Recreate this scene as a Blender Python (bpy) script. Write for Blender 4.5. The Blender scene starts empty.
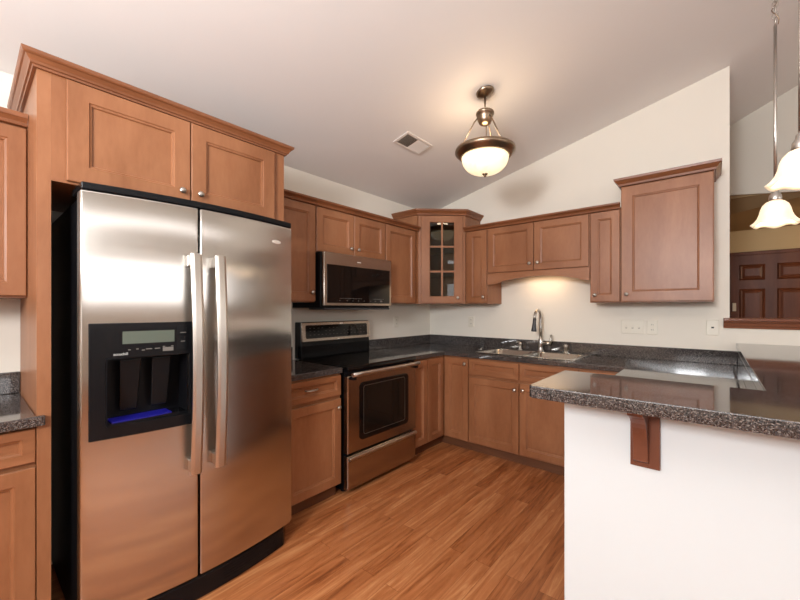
import bpy, bmesh, math, random
from mathutils import Vector, Matrix

random.seed(4)
S = bpy.context.scene
COL = S.collection
PI = math.pi

# ------------------------------------------------------------------ camera
cd = bpy.data.cameras.new('camera')
cam = bpy.data.objects.new('camera', cd)
COL.objects.link(cam)
cam.location = (2.6527, -3.600, 1.3285)
cam.rotation_euler = (PI / 2, 0, 0.6901)
cd.sensor_width = 36.0
cd.lens = 36.0 * 369.44 / 800.0
cd.shift_x = -9.81 / 800.0
cd.shift_y = 8.35 / 800.0
cd.clip_start = 0.02
S.camera = cam

# ------------------------------------------------------------------ world, lights, exposure
W = bpy.data.worlds.new('world')
S.world = W
W.use_nodes = True
W.node_tree.nodes['Background'].inputs[0].default_value = (0.85, 0.92, 1.0, 1)
W.node_tree.nodes['Background'].inputs[1].default_value = 0.05
S.view_settings.view_transform = 'Standard'
S.view_settings.look = 'None'
S.view_settings.gamma = 1.0
S.view_settings.use_curve_mapping = False
S.view_settings.exposure = 0.43


def area(name, loc, target, sx, sy, power, color):
    l = bpy.data.lights.new(name, 'AREA')
    l.shape = 'RECTANGLE'
    l.size = sx
    l.size_y = sy
    l.energy = power
    l.color = color
    o = bpy.data.objects.new(name, l)
    COL.objects.link(o)
    o.location = loc
    d = Vector(target) - Vector(loc)
    o.rotation_euler = d.to_track_quat('-Z', 'Y').to_euler()
    return o


# daylight of the glazed doors on the dining side, daylight of the rear window, the photographer's flash
area('daylight_right', (6.95, -2.9, 1.78), (0, -2.9, 1.78), 6.4, 0.7, 31, (0.98, 0.98, 1.0))
area('added_band_right', (6.95, -2.9, 2.85), (0, -2.9, 2.85), 6.4, 0.10, 6, (0.98, 0.98, 1.0))  # added unseen strip light, a thin band for the steel to reflect
area('daylight_rear', (3.0, -6.85, 1.7), (2.0, 0, 1.5), 3.6, 1.7, 14, (0.94, 0.96, 1.0))
area('flash', (2.3, -5.2, 2.0), (1.3, -0.5, 1.9), 0.45, 0.45, 66, (0.96, 0.98, 1.0))
area('flash_bounce', (2.7, -5.2, 1.75), (2.5, -4.75, 4.0), 2.4, 1.8, 105, (0.92, 0.965, 1.0))


def point(name, loc, power, color, r=0.04):
    l = bpy.data.lights.new(name, 'POINT')
    l.energy = power
    l.color = color
    l.shadow_soft_size = r
    o = bpy.data.objects.new(name, l)
    COL.objects.link(o)
    o.location = loc
    return o


# ------------------------------------------------------------------ materials
def srgb(r, g, b):
    f = lambda c: (c / 255 / 12.92) if c / 255 <= 0.04045 else ((c / 255 + 0.055) / 1.055) ** 2.4
    return (f(r), f(g), f(b), 1.0)


def mat(name, base=(0.8, 0.8, 0.8, 1), rough=0.5, metal=0.0, spec=0.5, emit=None, estr=0.0):
    m = bpy.data.materials.new(name)
    m.use_nodes = True
    b = m.node_tree.nodes['Principled BSDF']
    b.inputs['Base Color'].default_value = base
    b.inputs['Roughness'].default_value = rough
    b.inputs['Metallic'].default_value = metal
    b.inputs['Specular IOR Level'].default_value = spec
    if emit:
        b.inputs['Emission Color'].default_value = emit
        b.inputs['Emission Strength'].default_value = estr
    return m


def nodes(m):
    nt = m.node_tree
    return nt, nt.nodes['Principled BSDF'], nt.nodes.new, nt.links.new


def ramp(nt, stops):
    r = nt.nodes.new('ShaderNodeValToRGB')
    e = r.color_ramp.elements
    e[0].position, e[0].color = stops[0]
    e[1].position, e[1].color = stops[-1]
    for p, c in stops[1:-1]:
        x = e.new(p)
        x.color = c
    return r


def coords(nt, scale, rot=(0, 0, 0), src='Object'):
    t = nt.nodes.new('ShaderNodeTexCoord')
    mp = nt.nodes.new('ShaderNodeMapping')
    mp.inputs['Scale'].default_value = scale
    mp.inputs['Rotation'].default_value = rot
    nt.links.new(t.outputs[src], mp.inputs['Vector'])
    return mp


def paint(name, col, bump=0.02):
    m = mat(name, col, 0.85, spec=0.2)
    nt, b, N, L = nodes(m)
    mp = coords(nt, (1, 1, 1))
    n = N('ShaderNodeTexNoise')
    n.inputs['Scale'].default_value = 180
    n.inputs['Detail'].default_value = 3
    L(mp.outputs[0], n.inputs['Vector'])
    bp = N('ShaderNodeBump')
    bp.inputs['Strength'].default_value = bump
    bp.inputs['Distance'].default_value = 0.002
    L(n.outputs['Fac'], bp.inputs['Height'])
    L(bp.outputs[0], b.inputs['Normal'])
    return m


def wood(name, c1, c2, scale=(9, 9, 1.0), rough=0.38, spec=0.45):
    m = mat(name, c1, rough, spec=spec)
    nt, b, N, L = nodes(m)
    mp = coords(nt, scale)
    n1 = N('ShaderNodeTexNoise')
    n1.inputs['Scale'].default_value = 1.1
    n1.inputs['Detail'].default_value = 5
    n1.inputs['Distortion'].default_value = 0.6
    n2 = N('ShaderNodeTexNoise')
    n2.inputs['Scale'].default_value = 14
    n2.inputs['Detail'].default_value = 3
    L(mp.outputs[0], n1.inputs['Vector'])
    L(mp.outputs[0], n2.inputs['Vector'])
    mx = N('ShaderNodeMath')
    mx.operation = 'MULTIPLY_ADD'
    mx.inputs[1].default_value = 0.25
    L(n2.outputs['Fac'], mx.inputs[0])
    L(n1.outputs['Fac'], mx.inputs[2])
    r = ramp(nt, [(0.42, c2), (0.85, c1)])
    L(mx.outputs[0], r.inputs[0])
    L(r.outputs[0], b.inputs['Base Color'])
    return m


M = {}
M['wall'] = paint('wall_paint', srgb(227, 220, 208))
M['ceiling'] = paint('ceiling_paint', srgb(232, 228, 224))
M['knee'] = paint('peninsula_paint', srgb(206, 210, 211))
M['hallwall'] = paint('hall_paint_warm_lit', srgb(200, 176, 138))  # cream wall coloured tan, the warm dim lamplight put into the paint
M['hallceil'] = paint('hall_ceiling_paint_warm_lit', srgb(165, 140, 105))  # warm dim hall light put into the ceiling colour
M['wood'] = wood('maple', srgb(157, 105, 71), srgb(130, 81, 50), (4.5, 4.5, 1.3))
M['wood_h'] = wood('maple_rail', srgb(157, 105, 71), srgb(128, 79, 48), (1.2, 1.2, 5))
M['crown'] = wood('maple_crown', srgb(140, 88, 56), srgb(112, 66, 39), (2, 2, 9))
M['inside'] = mat('cabinet_inside', srgb(150, 118, 88), 0.6)
M['darkdoor'] = wood('mahogany', srgb(112, 64, 42), srgb(84, 45, 28), (7, 7, 0.8), 0.4, 0.3)
M['cap'] = wood('mahogany_ledge', srgb(140, 86, 60), srgb(108, 61, 42), (0.8, 8, 8), 0.3)
M['toe'] = wood('toe_kick_wood', srgb(112, 70, 44), srgb(90, 54, 34), (1, 1, 9), 0.5)
M['black'] = mat('black_plastic', (0.006, 0.006, 0.007, 1), 0.18, spec=0.22)
M['blackside'] = mat('black_enamel', (0.004, 0.004, 0.005, 1), 0.35, spec=0.15)
M['blackglass'] = mat('black_glass', (0.004, 0.0035, 0.0035, 1), 0.05, spec=0.35)
M['charcoal'] = mat('charcoal_plastic', (0.006, 0.0065, 0.0075, 1), 0.25, spec=0.2)
M['darkgray'] = mat('dark_gray_plastic', (0.035, 0.036, 0.04, 1), 0.35)
M['nickel'] = mat('satin_nickel', srgb(190, 186, 180), 0.28, 1.0)
M['bronze'] = mat('brushed_bronze', srgb(150, 132, 112), 0.32, 1.0)
M['white'] = mat('white_plastic', srgb(220, 213, 198), 0.4)
M['whitevent'] = mat('vent_enamel', srgb(222, 214, 206), 0.45)
M['hole'] = mat('slot_dark', (0.02, 0.02, 0.02, 1), 0.6)
M['slotpale'] = mat('slot_shade', srgb(170, 162, 148), 0.6)
M['corbel'] = wood('corbel_wood', srgb(116, 68, 47), srgb(88, 48, 33), (6, 6, 1.0), 0.35)
M['ventdark'] = mat('duct_gray', srgb(120, 116, 106), 0.7)
M['lcd'] = mat('lcd_screen', srgb(84, 92, 82), 0.2, emit=srgb(120, 140, 120), estr=0.03)
M['blue'] = mat('blue_lit_tray', srgb(22, 20, 110), 0.35, emit=srgb(30, 20, 190), estr=0.08)
M['mark'] = mat('pale_marking', srgb(190, 190, 186), 0.5)
M['markdim'] = mat('dim_marking', srgb(110, 106, 100), 0.5)
M['badge'] = mat('badge_metal', srgb(224, 216, 206), 0.3, 0.25)
M['dim_int'] = mat('oven_cavity', (0.03, 0.024, 0.016, 1), 0.4)


def stainless(name, col, rough, aniso, nscale):
    m = mat(name, col, rough, 1.0)
    nt, b, N, L = nodes(m)
    b.inputs['Anisotropic'].default_value = aniso
    b.inputs['Anisotropic Rotation'].default_value = 0.0
    tg = N('ShaderNodeTangent')
    tg.direction_type = 'RADIAL'
    tg.axis = 'Z'
    L(tg.outputs[0], b.inputs['Tangent'])
    mp = coords(nt, nscale)
    n = N('ShaderNodeTexNoise')
    n.inputs['Scale'].default_value = 1
    n.inputs['Detail'].default_value = 4
    L(mp.outputs[0], n.inputs['Vector'])
    r = ramp(nt, [(0.3, (rough * 0.95,) * 3 + (1,)), (0.7, (rough * 1.05,) * 3 + (1,))])
    L(n.outputs['Fac'], r.inputs[0])
    L(r.outputs[0], b.inputs['Roughness'])
    return m


M['steel'] = stainless('brushed_stainless', srgb(198, 193, 187), 0.18, 0.95, (2, 2, 90))
M['steel_d'] = stainless('brushed_stainless_warm', srgb(168, 156, 144), 0.22, 0.8, (3, 3, 160))
M['steel_h'] = mat('polished_stainless', srgb(200, 194, 186), 0.3, 1.0)
M['steel_sink'] = mat('sink_stainless', srgb(186, 180, 170), 0.25, 1.0)


def granite():
    m = mat('speckled_granite', (0.05, 0.05, 0.05, 1), 0.06, spec=1.0)
    nt, b, N, L = nodes(m)
    mp = coords(nt, (1, 1, 1))
    v = N('ShaderNodeTexVoronoi')
    v.inputs['Scale'].default_value = 400
    L(mp.outputs[0], v.inputs['Vector'])
    sep = N('ShaderNodeSeparateColor')
    L(v.outputs['Color'], sep.inputs[0])
    r = ramp(nt, [(0.0, srgb(34, 32, 32)), (0.34, srgb(48, 45, 45)), (0.36, srgb(70, 63, 60)), (0.64, srgb(82, 74, 70)),
                  (0.66, srgb(60, 57, 58)), (0.82, srgb(66, 62, 62)), (0.84, srgb(112, 105, 101)), (1.0, srgb(150, 142, 137))])
    r.color_ramp.interpolation = 'CONSTANT'
    L(sep.outputs[0], r.inputs[0])
    L(r.outputs[0], b.inputs['Base Color'])
    return m


M['granite'] = granite()


def laminate_floor():
    m = mat('plank_floor', (0.4, 0.2, 0.1, 1), 0.3, spec=0.4)
    nt, b, N, L = nodes(m)
    mp = coords(nt, (1, 1, 1), (0, 0, PI / 2), 'Object')
    br = N('ShaderNodeTexBrick')
    br.offset = 0.37
    br.inputs['Color1'].default_value = (0, 0, 0, 1)
    br.inputs['Color2'].default_value = (1, 1, 1, 1)
    br.inputs['Mortar'].default_value = (0.5, 0.5, 0.5, 1)
    br.inputs['Scale'].default_value = 1.0
    br.inputs['Mortar Size'].default_value = 0.0
    br.inputs['Brick Width'].default_value = 1.15
    br.inputs['Row Height'].default_value = 0.084
    L(mp.outputs[0], br.inputs['Vector'])
    # grain runs along the planks, shifted from plank to plank
    t = N('ShaderNodeTexCoord')
    mul = N('ShaderNodeVectorMath')
    mul.operation = 'MULTIPLY'
    mul.inputs[1].default_value = (26, 2.0, 1)
    L(t.outputs['Object'], mul.inputs[0])
    off = N('ShaderNodeVectorMath')
    off.operation = 'MULTIPLY_ADD'
    off.inputs[1].default_value = (7.3, 11.1, 5.7)
    L(br.outputs['Color'], off.inputs[0])
    L(mul.outputs[0], off.inputs[2])
    n = N('ShaderNodeTexNoise')
    n.inputs['Scale'].default_value = 1.0
    n.inputs['Detail'].default_value = 7
    n.inputs['Roughness'].default_value = 0.62
    n.inputs['Distortion'].default_value = 1.2
    L(off.outputs[0], n.inputs['Vector'])
    ma = N('ShaderNodeMath')
    ma.operation = 'MULTIPLY_ADD'
    ma.inputs[1].default_value = 0.22
    sp = N('ShaderNodeSeparateColor')
    L(br.outputs['Color'], sp.inputs[0])
    L(sp.outputs[0], ma.inputs[0])
    L(n.outputs['Fac'], ma.inputs[2])
    r = ramp(nt, [(0.34, srgb(110, 58, 30)), (0.50, srgb(154, 91, 51)), (0.66, srgb(174, 109, 66)), (0.86, srgb(200, 140, 92))])
    L(ma.outputs[0], r.inputs[0])
    # thin dark seams
    br2 = N('ShaderNodeTexBrick')
    br2.offset = 0.37
    br2.inputs['Scale'].default_value = 1.0
    br2.inputs['Mortar Size'].default_value = 0.0012
    br2.inputs['Brick Width'].default_value = 1.15
    br2.inputs['Row Height'].default_value = 0.084
    br2.inputs['Color1'].default_value = (1, 1, 1, 1)
    br2.inputs['Color2'].default_value = (1, 1, 1, 1)
    br2.inputs['Mortar'].default_value = (0.62, 0.55, 0.5, 1)
    L(mp.outputs[0], br2.inputs['Vector'])
    mx = N('ShaderNodeMix')
    mx.data_type = 'RGBA'
    mx.blend_type = 'MULTIPLY'
    mx.inputs['Factor'].default_value = 1.0
    L(r.outputs[0], mx.inputs['A'])
    L(br2.outputs['Color'], mx.inputs['B'])
    L(mx.outputs['Result'], b.inputs['Base Color'])
    return m


M['floor'] = laminate_floor()


def glass():
    m = bpy.data.materials.new('clear_glass')
    m.use_nodes = True
    nt = m.node_tree
    for n in list(nt.nodes):
        nt.nodes.remove(n)
    out = nt.nodes.new('ShaderNodeOutputMaterial')
    mx = nt.nodes.new('ShaderNodeMixShader')
    tr = nt.nodes.new('ShaderNodeBsdfTransparent')
    gl = nt.nodes.new('ShaderNodeBsdfGlossy')
    gl.inputs['Roughness'].default_value = 0.02
    tr.inputs[0].default_value = (0.72, 0.76, 0.76, 1)
    fr = nt.nodes.new('ShaderNodeFresnel')
    fr.inputs[0].default_value = 1.5
    nt.links.new(fr.outputs[0], mx.inputs[0])
    nt.links.new(tr.outputs[0], mx.inputs[1])
    nt.links.new(gl.outputs[0], mx.inputs[2])
    nt.links.new(mx.outputs[0], out.inputs[0])
    return m


M['glass'] = glass()


def alabaster(name, col, strength):
    m = mat(name, srgb(240, 226, 200), 0.35)
    nt, b, N, L = nodes(m)
    mp = coords(nt, (1, 1, 1))
    n = N('ShaderNodeTexNoise')
    n.inputs['Scale'].default_value = 14
    n.inputs['Detail'].default_value = 4
    n.inputs['Distortion'].default_value = 1.5
    L(mp.outputs[0], n.inputs['Vector'])
    r = ramp(nt, [(0.3, (col[0] * 0.86, col[1] * 0.8, col[2] * 0.72, 1)), (0.65, col)])
    L(n.outputs['Fac'], r.inputs[0])
    L(r.outputs[0], b.inputs['Emission Color'])
    b.inputs['Emission Strength'].default_value = strength
    return m


M['bowl'] = alabaster('alabaster_lit', (1.0, 0.83, 0.56, 1), 0.8)
M['tulip'] = alabaster('tulip_glass_lit', (1.0, 0.80, 0.57, 1), 0.5)


# ------------------------------------------------------------------ mesh helpers
class MB:
    def __init__(self):
        self.v = []
        self.f = []
        self.smooth = []

    def add(self, vs, fs, sm=False):
        k = len(self.v)
        self.v += [Vector(p) for p in vs]
        self.f += [tuple(i + k for i in f) for f in fs]
        self.smooth += [sm] * len(fs)
        return self

    def box(self, x0, y0, z0, x1, y1, z1):
        x0, x1 = sorted((x0, x1)); y0, y1 = sorted((y0, y1)); z0, z1 = sorted((z0, z1))
        vs = [(x0, y0, z0), (x1, y0, z0), (x1, y1, z0), (x0, y1, z0), (x0, y0, z1), (x1, y0, z1), (x1, y1, z1), (x0, y1, z1)]
        return self.add(vs, [(0, 3, 2, 1), (4, 5, 6, 7), (0, 1, 5, 4), (1, 2, 6, 5), (2, 3, 7, 6), (3, 0, 4, 7)])

    def prism(self, poly, lift, z0=None, z1=None):
        """poly: list of 3d points, lift: vector"""
        n = len(poly)
        lift = Vector(lift)
        a = [Vector(p) for p in poly]
        vs = a + [p + lift for p in a]
        fs = [tuple(range(n))[::-1], tuple(range(n, 2 * n))]
        for i in range(n):
            j = (i + 1) % n
            fs.append((i, j, n + j, n + i))
        return self.add(vs, fs)

    def lathe(self, prof, origin, axis=(0, 0, 1), seg=32, sm=True):
        """prof: (radius, height) pairs"""
        ax = Vector(axis).normalized()
        t = Vector((1, 0, 0)) if abs(ax.x) < 0.9 else Vector((0, 1, 0))
        e1 = ax.cross(t).normalized()
        e2 = ax.cross(e1)
        o = Vector(origin)
        vs, fs = [], []
        n = len(prof)
        for r, h in prof:
            for k in range(seg):
                a = 2 * PI * k / seg
                vs.append(o + ax * h + (e1 * math.cos(a) + e2 * math.sin(a)) * max(r, 1e-5))
        for i in range(n - 1):
            for k in range(seg):
                k2 = (k + 1) % seg
                fs.append((i * seg + k, i * seg + k2, (i + 1) * seg + k2, (i + 1) * seg + k))
        if prof[0][0] > 1e-4:
            fs.append(tuple(range(seg))[::-1])
        if prof[-1][0] > 1e-4:
            fs.append(tuple(range((n - 1) * seg, n * seg)))
        return self.add(vs, fs, sm)

    def tube(self, pts, r, seg=10, sm=True):
        pts = [Vector(p) for p in pts]
        rs = r if isinstance(r, (list, tuple)) else [r] * len(pts)
        vs, fs = [], []
        prev = None
        for i, p in enumerate(pts):
            d = (pts[min(i + 1, len(pts) - 1)] - pts[max(i - 1, 0)]).normalized()
            if prev is None:
                t = Vector((0, 0, 1)) if abs(d.z) < 0.9 else Vector((1, 0, 0))
                e1 = d.cross(t).normalized()
            else:
                e1 = (prev - d * prev.dot(d)).normalized()
            prev = e1
            e2 = d.cross(e1)
            for k in range(seg):
                a = 2 * PI * k / seg
                vs.append(p + (e1 * math.cos(a) + e2 * math.sin(a)) * rs[i])
        n = len(pts)
        for i in range(n - 1):
            for k in range(seg):
                k2 = (k + 1) % seg
                fs.append((i * seg + k, i * seg + k2, (i + 1) * seg + k2, (i + 1) * seg + k))
        fs.append(tuple(range(seg))[::-1])
        fs.append(tuple(range((n - 1) * seg, n * seg)))
        return self.add(vs, fs, sm)

    def rings(self, rings, close=True):
        """loft of equal-length closed rings with end caps"""
        n = len(rings[0])
        vs = [p for r in rings for p in r]
        fs = []
        for i in range(len(rings) - 1):
            for k in range(n):
                k2 = (k + 1) % n
                fs.append((i * n + k, i * n + k2, (i + 1) * n + k2, (i + 1) * n + k))
        if close:
            fs.append(tuple(range(n))[::-1])
            fs.append(tuple(range((len(rings) - 1) * n, len(rings) * n)))
        return self.add(vs, fs)

    def sweep(self, prof, path, side=1):
        """prof: (out, z) closed polygon; path: 2d points; mitred; out is to the right of travel times side"""
        pts = [Vector((p[0], p[1])) for p in path]
        n = len(pts)
        rings = []
        for i in range(n):
            ds = []
            if i > 0:
                ds.append((pts[i] - pts[i - 1]).normalized())
            if i < n - 1:
                ds.append((pts[i + 1] - pts[i]).normalized())
            ns = [Vector((d.y, -d.x)) * side for d in ds]
            if len(ns) == 1:
                m = ns[0]
            else:
                m = (ns[0] + ns[1])
                m = m / (1 + ns[0].dot(ns[1]))
            rings.append([Vector((pts[i].x + m.x * o, pts[i].y + m.y * o, z)) for o, z in prof])
        return self.rings(rings)

    def cells(self, xs, ys, fill, z0, z1, to=None):
        """solid slab made of the filled cells of a grid; to(a, b, c) maps to world"""
        to = to or (lambda a, b, c: (a, b, c))
        idx = {}
        vs, fs = [], []

        def vid(i, j, t):
            key = (i, j, t)
            if key not in idx:
                idx[key] = len(vs)
                vs.append(to(xs[i], ys[j], z1 if t else z0))
            return idx[key]
        nx, ny = len(xs) - 1, len(ys) - 1
        F = lambda i, j: 0 <= i < nx and 0 <= j < ny and fill(0.5 * (xs[i] + xs[i + 1]), 0.5 * (ys[j] + ys[j + 1]))
        for i in range(nx):
            for j in range(ny):
                if not F(i, j):
                    continue
                fs.append((vid(i, j, 1), vid(i + 1, j, 1), vid(i + 1, j + 1, 1), vid(i, j + 1, 1)))
                fs.append((vid(i, j, 0), vid(i, j + 1, 0), vid(i + 1, j + 1, 0), vid(i + 1, j, 0)))
                if not F(i - 1, j):
                    fs.append((vid(i, j, 0), vid(i, j, 1), vid(i, j + 1, 1), vid(i, j + 1, 0)))
                if not F(i + 1, j):
                    fs.append((vid(i + 1, j, 0), vid(i + 1, j + 1, 0), vid(i + 1, j + 1, 1), vid(i + 1, j, 1)))
                if not F(i, j - 1):
                    fs.append((vid(i, j, 0), vid(i + 1, j, 0), vid(i + 1, j, 1), vid(i, j, 1)))
                if not F(i, j + 1):
                    fs.append((vid(i, j + 1, 0), vid(i, j + 1, 1), vid(i + 1, j + 1, 1), vid(i + 1, j + 1, 0)))
        return self.add(vs, fs)


def origin_of(o):
    p = Vector((0, 0, 0))
    while o:
        p += o.location
        o = o.parent
    return p


def obj(name, mb, m, parent=None, bevel=0.0, seg=2, label=None, weld=False, smooth_angle=False):
    off = origin_of(parent) if parent else Vector((0, 0, 0))
    me = bpy.data.meshes.new(name)
    me.from_pydata([p - off for p in mb.v], [], mb.f)
    for p, s in zip(me.polygons, mb.smooth):
        p.use_smooth = s
    b = bmesh.new()
    b.from_mesh(me)
    if weld:
        bmesh.ops.remove_doubles(b, verts=b.verts, dist=1e-5)
    bmesh.ops.recalc_face_normals(b, faces=b.faces)
    b.to_mesh(me)
    b.free()
    me.materials.append(m if not isinstance(m, str) else M[m])
    o = bpy.data.objects.new(name, me)
    COL.objects.link(o)
    if parent:
        o.parent = parent
    if bevel:
        md = o.modifiers.new('bevel', 'BEVEL')
        md.width = bevel
        md.segments = seg
        md.limit_method = 'ANGLE'
        md.angle_limit = math.radians(40)
    if label:
        o['label'] = label
    return o


def thing(name, label, cat, loc=(0, 0, 0), group=None):
    o = bpy.data.objects.new(name, None)
    o.empty_display_size = 0.1
    COL.objects.link(o)
    o.location = loc
    o['label'] = label
    o['category'] = cat
    if group:
        o['group'] = group
    return o


def tag(o, label, cat, group=None):
    o['label'] = label
    o['category'] = cat
    if group:
        o['group'] = group
    return o


def struct(name, mb, m, parent=None, bevel=0.0):
    o = obj(name, mb, m, parent, bevel)
    o['kind'] = 'structure'
    return o


CZ = lambda x: 2.4713 + 0.2355 * x      # height of the sloping ceiling

# ------------------------------------------------------------------ the room
struct('floor', MB().box(-0.1, -7.1, -0.1, 7.2, 3.2, 0), 'floor')
struct('ceiling', MB().prism([(-0.1, -7.1, CZ(-0.1)), (7.2, -7.1, CZ(7.2)), (7.2, 1.3, CZ(7.2)), (-0.1, 1.3, CZ(-0.1))], (0, 0, 0.1)), 'ceiling')
struct('wall_left', MB().box(-0.1, -7.1, 0, 0, 0.12, 2.5), 'wall')
struct('wall_back', MB().prism([(0, 0, 0), (2.737, 0, 0), (2.737, 0, CZ(2.737) + 0.05), (0, 0, CZ(0) + 0.05)], (0, 0.12, 0)), 'wall')
struct('wall_half', MB().box(2.737, 0, 0, 7.1, 0.12, 1.185), 'wall')
struct('wall_rear', MB().prism([(-0.1, -7.1, 0), (7.2, -7.1, 0), (7.2, -7.1, 4.2), (-0.1, -7.1, 2.5)], (0, 0.1, 0)), 'wall')
struct('wall_right', MB().box(7.1, -7.0, 0, 7.2, 3.2, 4.2), 'wall')
# peninsula half wall, L in plan
struct('wall_peninsula', MB().prism([(2.228, -2.2, 0), (3.15, -2.2, 0), (3.15, -2.09, 0), (2.92, -2.09, 0), (2.92, -0.001, 0), (2.80, -0.001, 0), (2.80, -2.09, 0), (2.228, -2.09, 0)], (0, 0, 1.034)), 'knee', bevel=0.004)
# ledge of the half wall
m = MB()
m.sweep([(0, 1.186), (0.012, 1.182), (0.016, 1.196), (0.024, 1.204), (0.030, 1.222), (0.040, 1.228), (0.042, 1.236), (0.050, 1.238), (0.052, 1.255), (0, 1.258)],
        [(2.702, -0.0006), (6.6, -0.0006)], 1)
m.box(2.738, -0.0006, 1.186, 6.6, 0.15, 1.257)
struct('trim_1', m, 'cap', bevel=0.002)

# the entry hall beyond
P0, P1 = Vector((2.79, 1.19)), Vector((3.209, 0.913))
Q = lambda t: P0 + (P1 - P0) * t
zb = lambda t: 2.435 - 0.115 * max(-0.6, min(t, 1.3))
ts = [-2.4, -0.6, 0, 1.3, 3.4]
poly = [(Q(t).x, Q(t).y, zb(t)) for t in ts] + [(Q(t).x, Q(t).y, CZ(Q(t).x) + 0.05) for t in ts[::-1]]
struct('wall_upper', MB().prism(poly, (0.03, 0.05, 0)).box(Q(3.4).x, Q(3.4).y, zb(3.4), 7.1, Q(3.4).y + 0.05, CZ(7.1)), 'wall')
m = MB()
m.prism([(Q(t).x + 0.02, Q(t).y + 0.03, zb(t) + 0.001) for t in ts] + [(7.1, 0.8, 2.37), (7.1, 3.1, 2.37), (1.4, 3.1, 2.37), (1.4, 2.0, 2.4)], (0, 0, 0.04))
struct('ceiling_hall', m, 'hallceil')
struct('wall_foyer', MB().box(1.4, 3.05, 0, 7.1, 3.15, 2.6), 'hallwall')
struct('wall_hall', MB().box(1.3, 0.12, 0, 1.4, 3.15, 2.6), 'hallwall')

# front door, six panels in dark wood
D = obj('door_1', MB().box(2.80, 3.0, 0.0, 3.66, 3.045, 2.03), 'darkdoor')
D['kind'] = 'structure'
m = MB()
for a, b in ((2.905, 3.155), (3.265, 3.515)):
    for c, d in ((1.70, 1.905), (0.98, 1.585), (0.22, 0.86)):
        ri = []
        for ins, n in ((0, 0), (0.014, 0.014), (0.03, 0.006), (0.055, 0.014)):
            y = 3.0 - n
            ri.append([Vector((a + ins, y, c + ins)), Vector((b - ins, y, c + ins)), Vector((b - ins, y, d - ins)), Vector((a + ins, y, d - ins))])
        m.rings(ri)
obj('door_panels', m, 'darkdoor', D)
obj('door_frame', MB().sweep([(0, 0), (0.07, 0), (0.07, 0.05), (0, 0.06)], [(0, 0), (1, 0)], 1) if False else
    MB().box(2.70, 2.99, 0, 2.80, 3.049, 2.10).box(3.66, 2.99, 0, 3.76, 3.049, 2.10).box(2.80, 2.99, 2.03, 3.66, 3.049, 2.075), 'darkdoor', D, bevel=0.006)
obj('lock_plate', MB().box(2.835, 2.985, 1.29, 2.873, 3.0, 1.40), 'white', D, bevel=0.004, label='pale plate on the edge of the dark door')


# ------------------------------------------------------------------ cabinet helpers
class Face:
    def __init__(self, origin, u, n):
        self.o = Vector(origin)
        self.u = Vector(u).normalized()
        self.n = Vector(n).normalized()

    def p(self, a, b, c=0.0):
        return self.o + self.u * a + Vector((0, 0, b)) + self.n * c


def rectring(F, a, b, c, d, ins, n):
    return [F.p(a + ins, b + ins, n), F.p(c - ins, b + ins, n), F.p(c - ins, d - ins, n), F.p(a + ins, d - ins, n)]


def shaker(F, a, b, c, d, fw=0.056, t=0.020):
    """frame-and-panel front with a stepped bead"""
    m = MB()
    fw = min(fw, (c - a) * 0.33, (d - b) * 0.36)
    m.rings([rectring(F, a, b, c, d, i, n) for i, n in
             ((0.005, 0), (0.005, 0.006), (0, 0.006), (0, t - 0.003), (0.003, t), (fw, t), (fw + 0.003, t - 0.005), (fw + 0.010, t - 0.007), (fw + 0.013, t - 0.0145))])
    return m


def knob(F, a, b, n, parent, label=None):
    m = MB().lathe([(0.006, 0), (0.0055, 0.010), (0.010, 0.014), (0.0145, 0.019), (0.015, 0.023), (0.011, 0.027), (0.0, 0.0285)], F.p(a, b, n), F.n, 20)
    return obj('knob', m, 'nickel', parent)


def pull(F, a, b, n, parent):
    pts = []
    for k in range(13):
        s = -1 + 2 * k / 12
        pts.append(F.p(a + s * 0.048, b, n + 0.026 * (1 - s ** 4)))
    m = MB().tube(pts, [0.006 - 0.0018 * abs(1 - 2 * k / 12) for k in range(13)], 10)
    return obj('pull', m, 'nickel', parent)


def front(kind, F, a, b, c, d, parent, handle=None, fw=0.056):
    t = 0.020
    o = obj(kind, shaker(F, a, b, c, d, fw, t), 'wood_h' if kind == 'drawer' else 'wood', parent)
    if handle and handle[0] == 'knob':
        knob(F, handle[1], handle[2], t - 0.001, o)
    elif handle and handle[0] == 'pull':
        pull(F, handle[1], handle[2], t - 0.002, o)
    return o


FL = Face((0.305, 0, 0), (0, 1, 0), (1, 0, 0))        # upper fronts, left wall (u = y)
FB = Face((0, -0.305, 0), (1, 0, 0), (0, -1, 0))      # upper fronts, back wall (u = x)
GL = Face((0.612, 0, 0), (0, 1, 0), (1, 0, 0))        # base fronts, left wall
GB = Face((0, -0.612, 0), (1, 0, 0), (0, -1, 0))      # base fronts, back wall

LOWCROWN = [(0, 2.108), (0.010, 2.110), (0.014, 2.122), (0.024, 2.132), (0.034, 2.137), (0.038, 2.141), (0.040, 2.152), (0, 2.154)]
TALLCROWN = [(0, 2.276), (0.010, 2.278), (0.014, 2.292), (0.026, 2.305), (0.034, 2.315), (0.039, 2.318), (0.042, 2.334), (0, 2.336)]


def upper_left(label, y0, y1, z0, ztop=2.125):
    t = thing('wall_cabinet', label, 'cabinet', (0, (y0 + y1) / 2, z0))
    obj('cabinet_body', MB().box(0.0005, y0 + 0.0006, z0, 0.3045, y1 - 0.0006, ztop), 'wood', t, bevel=0.0015)
    return t


def upper_back(label, x0, x1, z0, ztop=2.125):
    t = thing('wall_cabinet', label, 'cabinet', ((x0 + x1) / 2, 0, z0))
    obj('cabinet_body', MB().box(x0 + 0.0006, -0.0005, z0, x1 - 0.0006, -0.3045, ztop), 'wood', t, bevel=0.0015)
    return t


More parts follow.
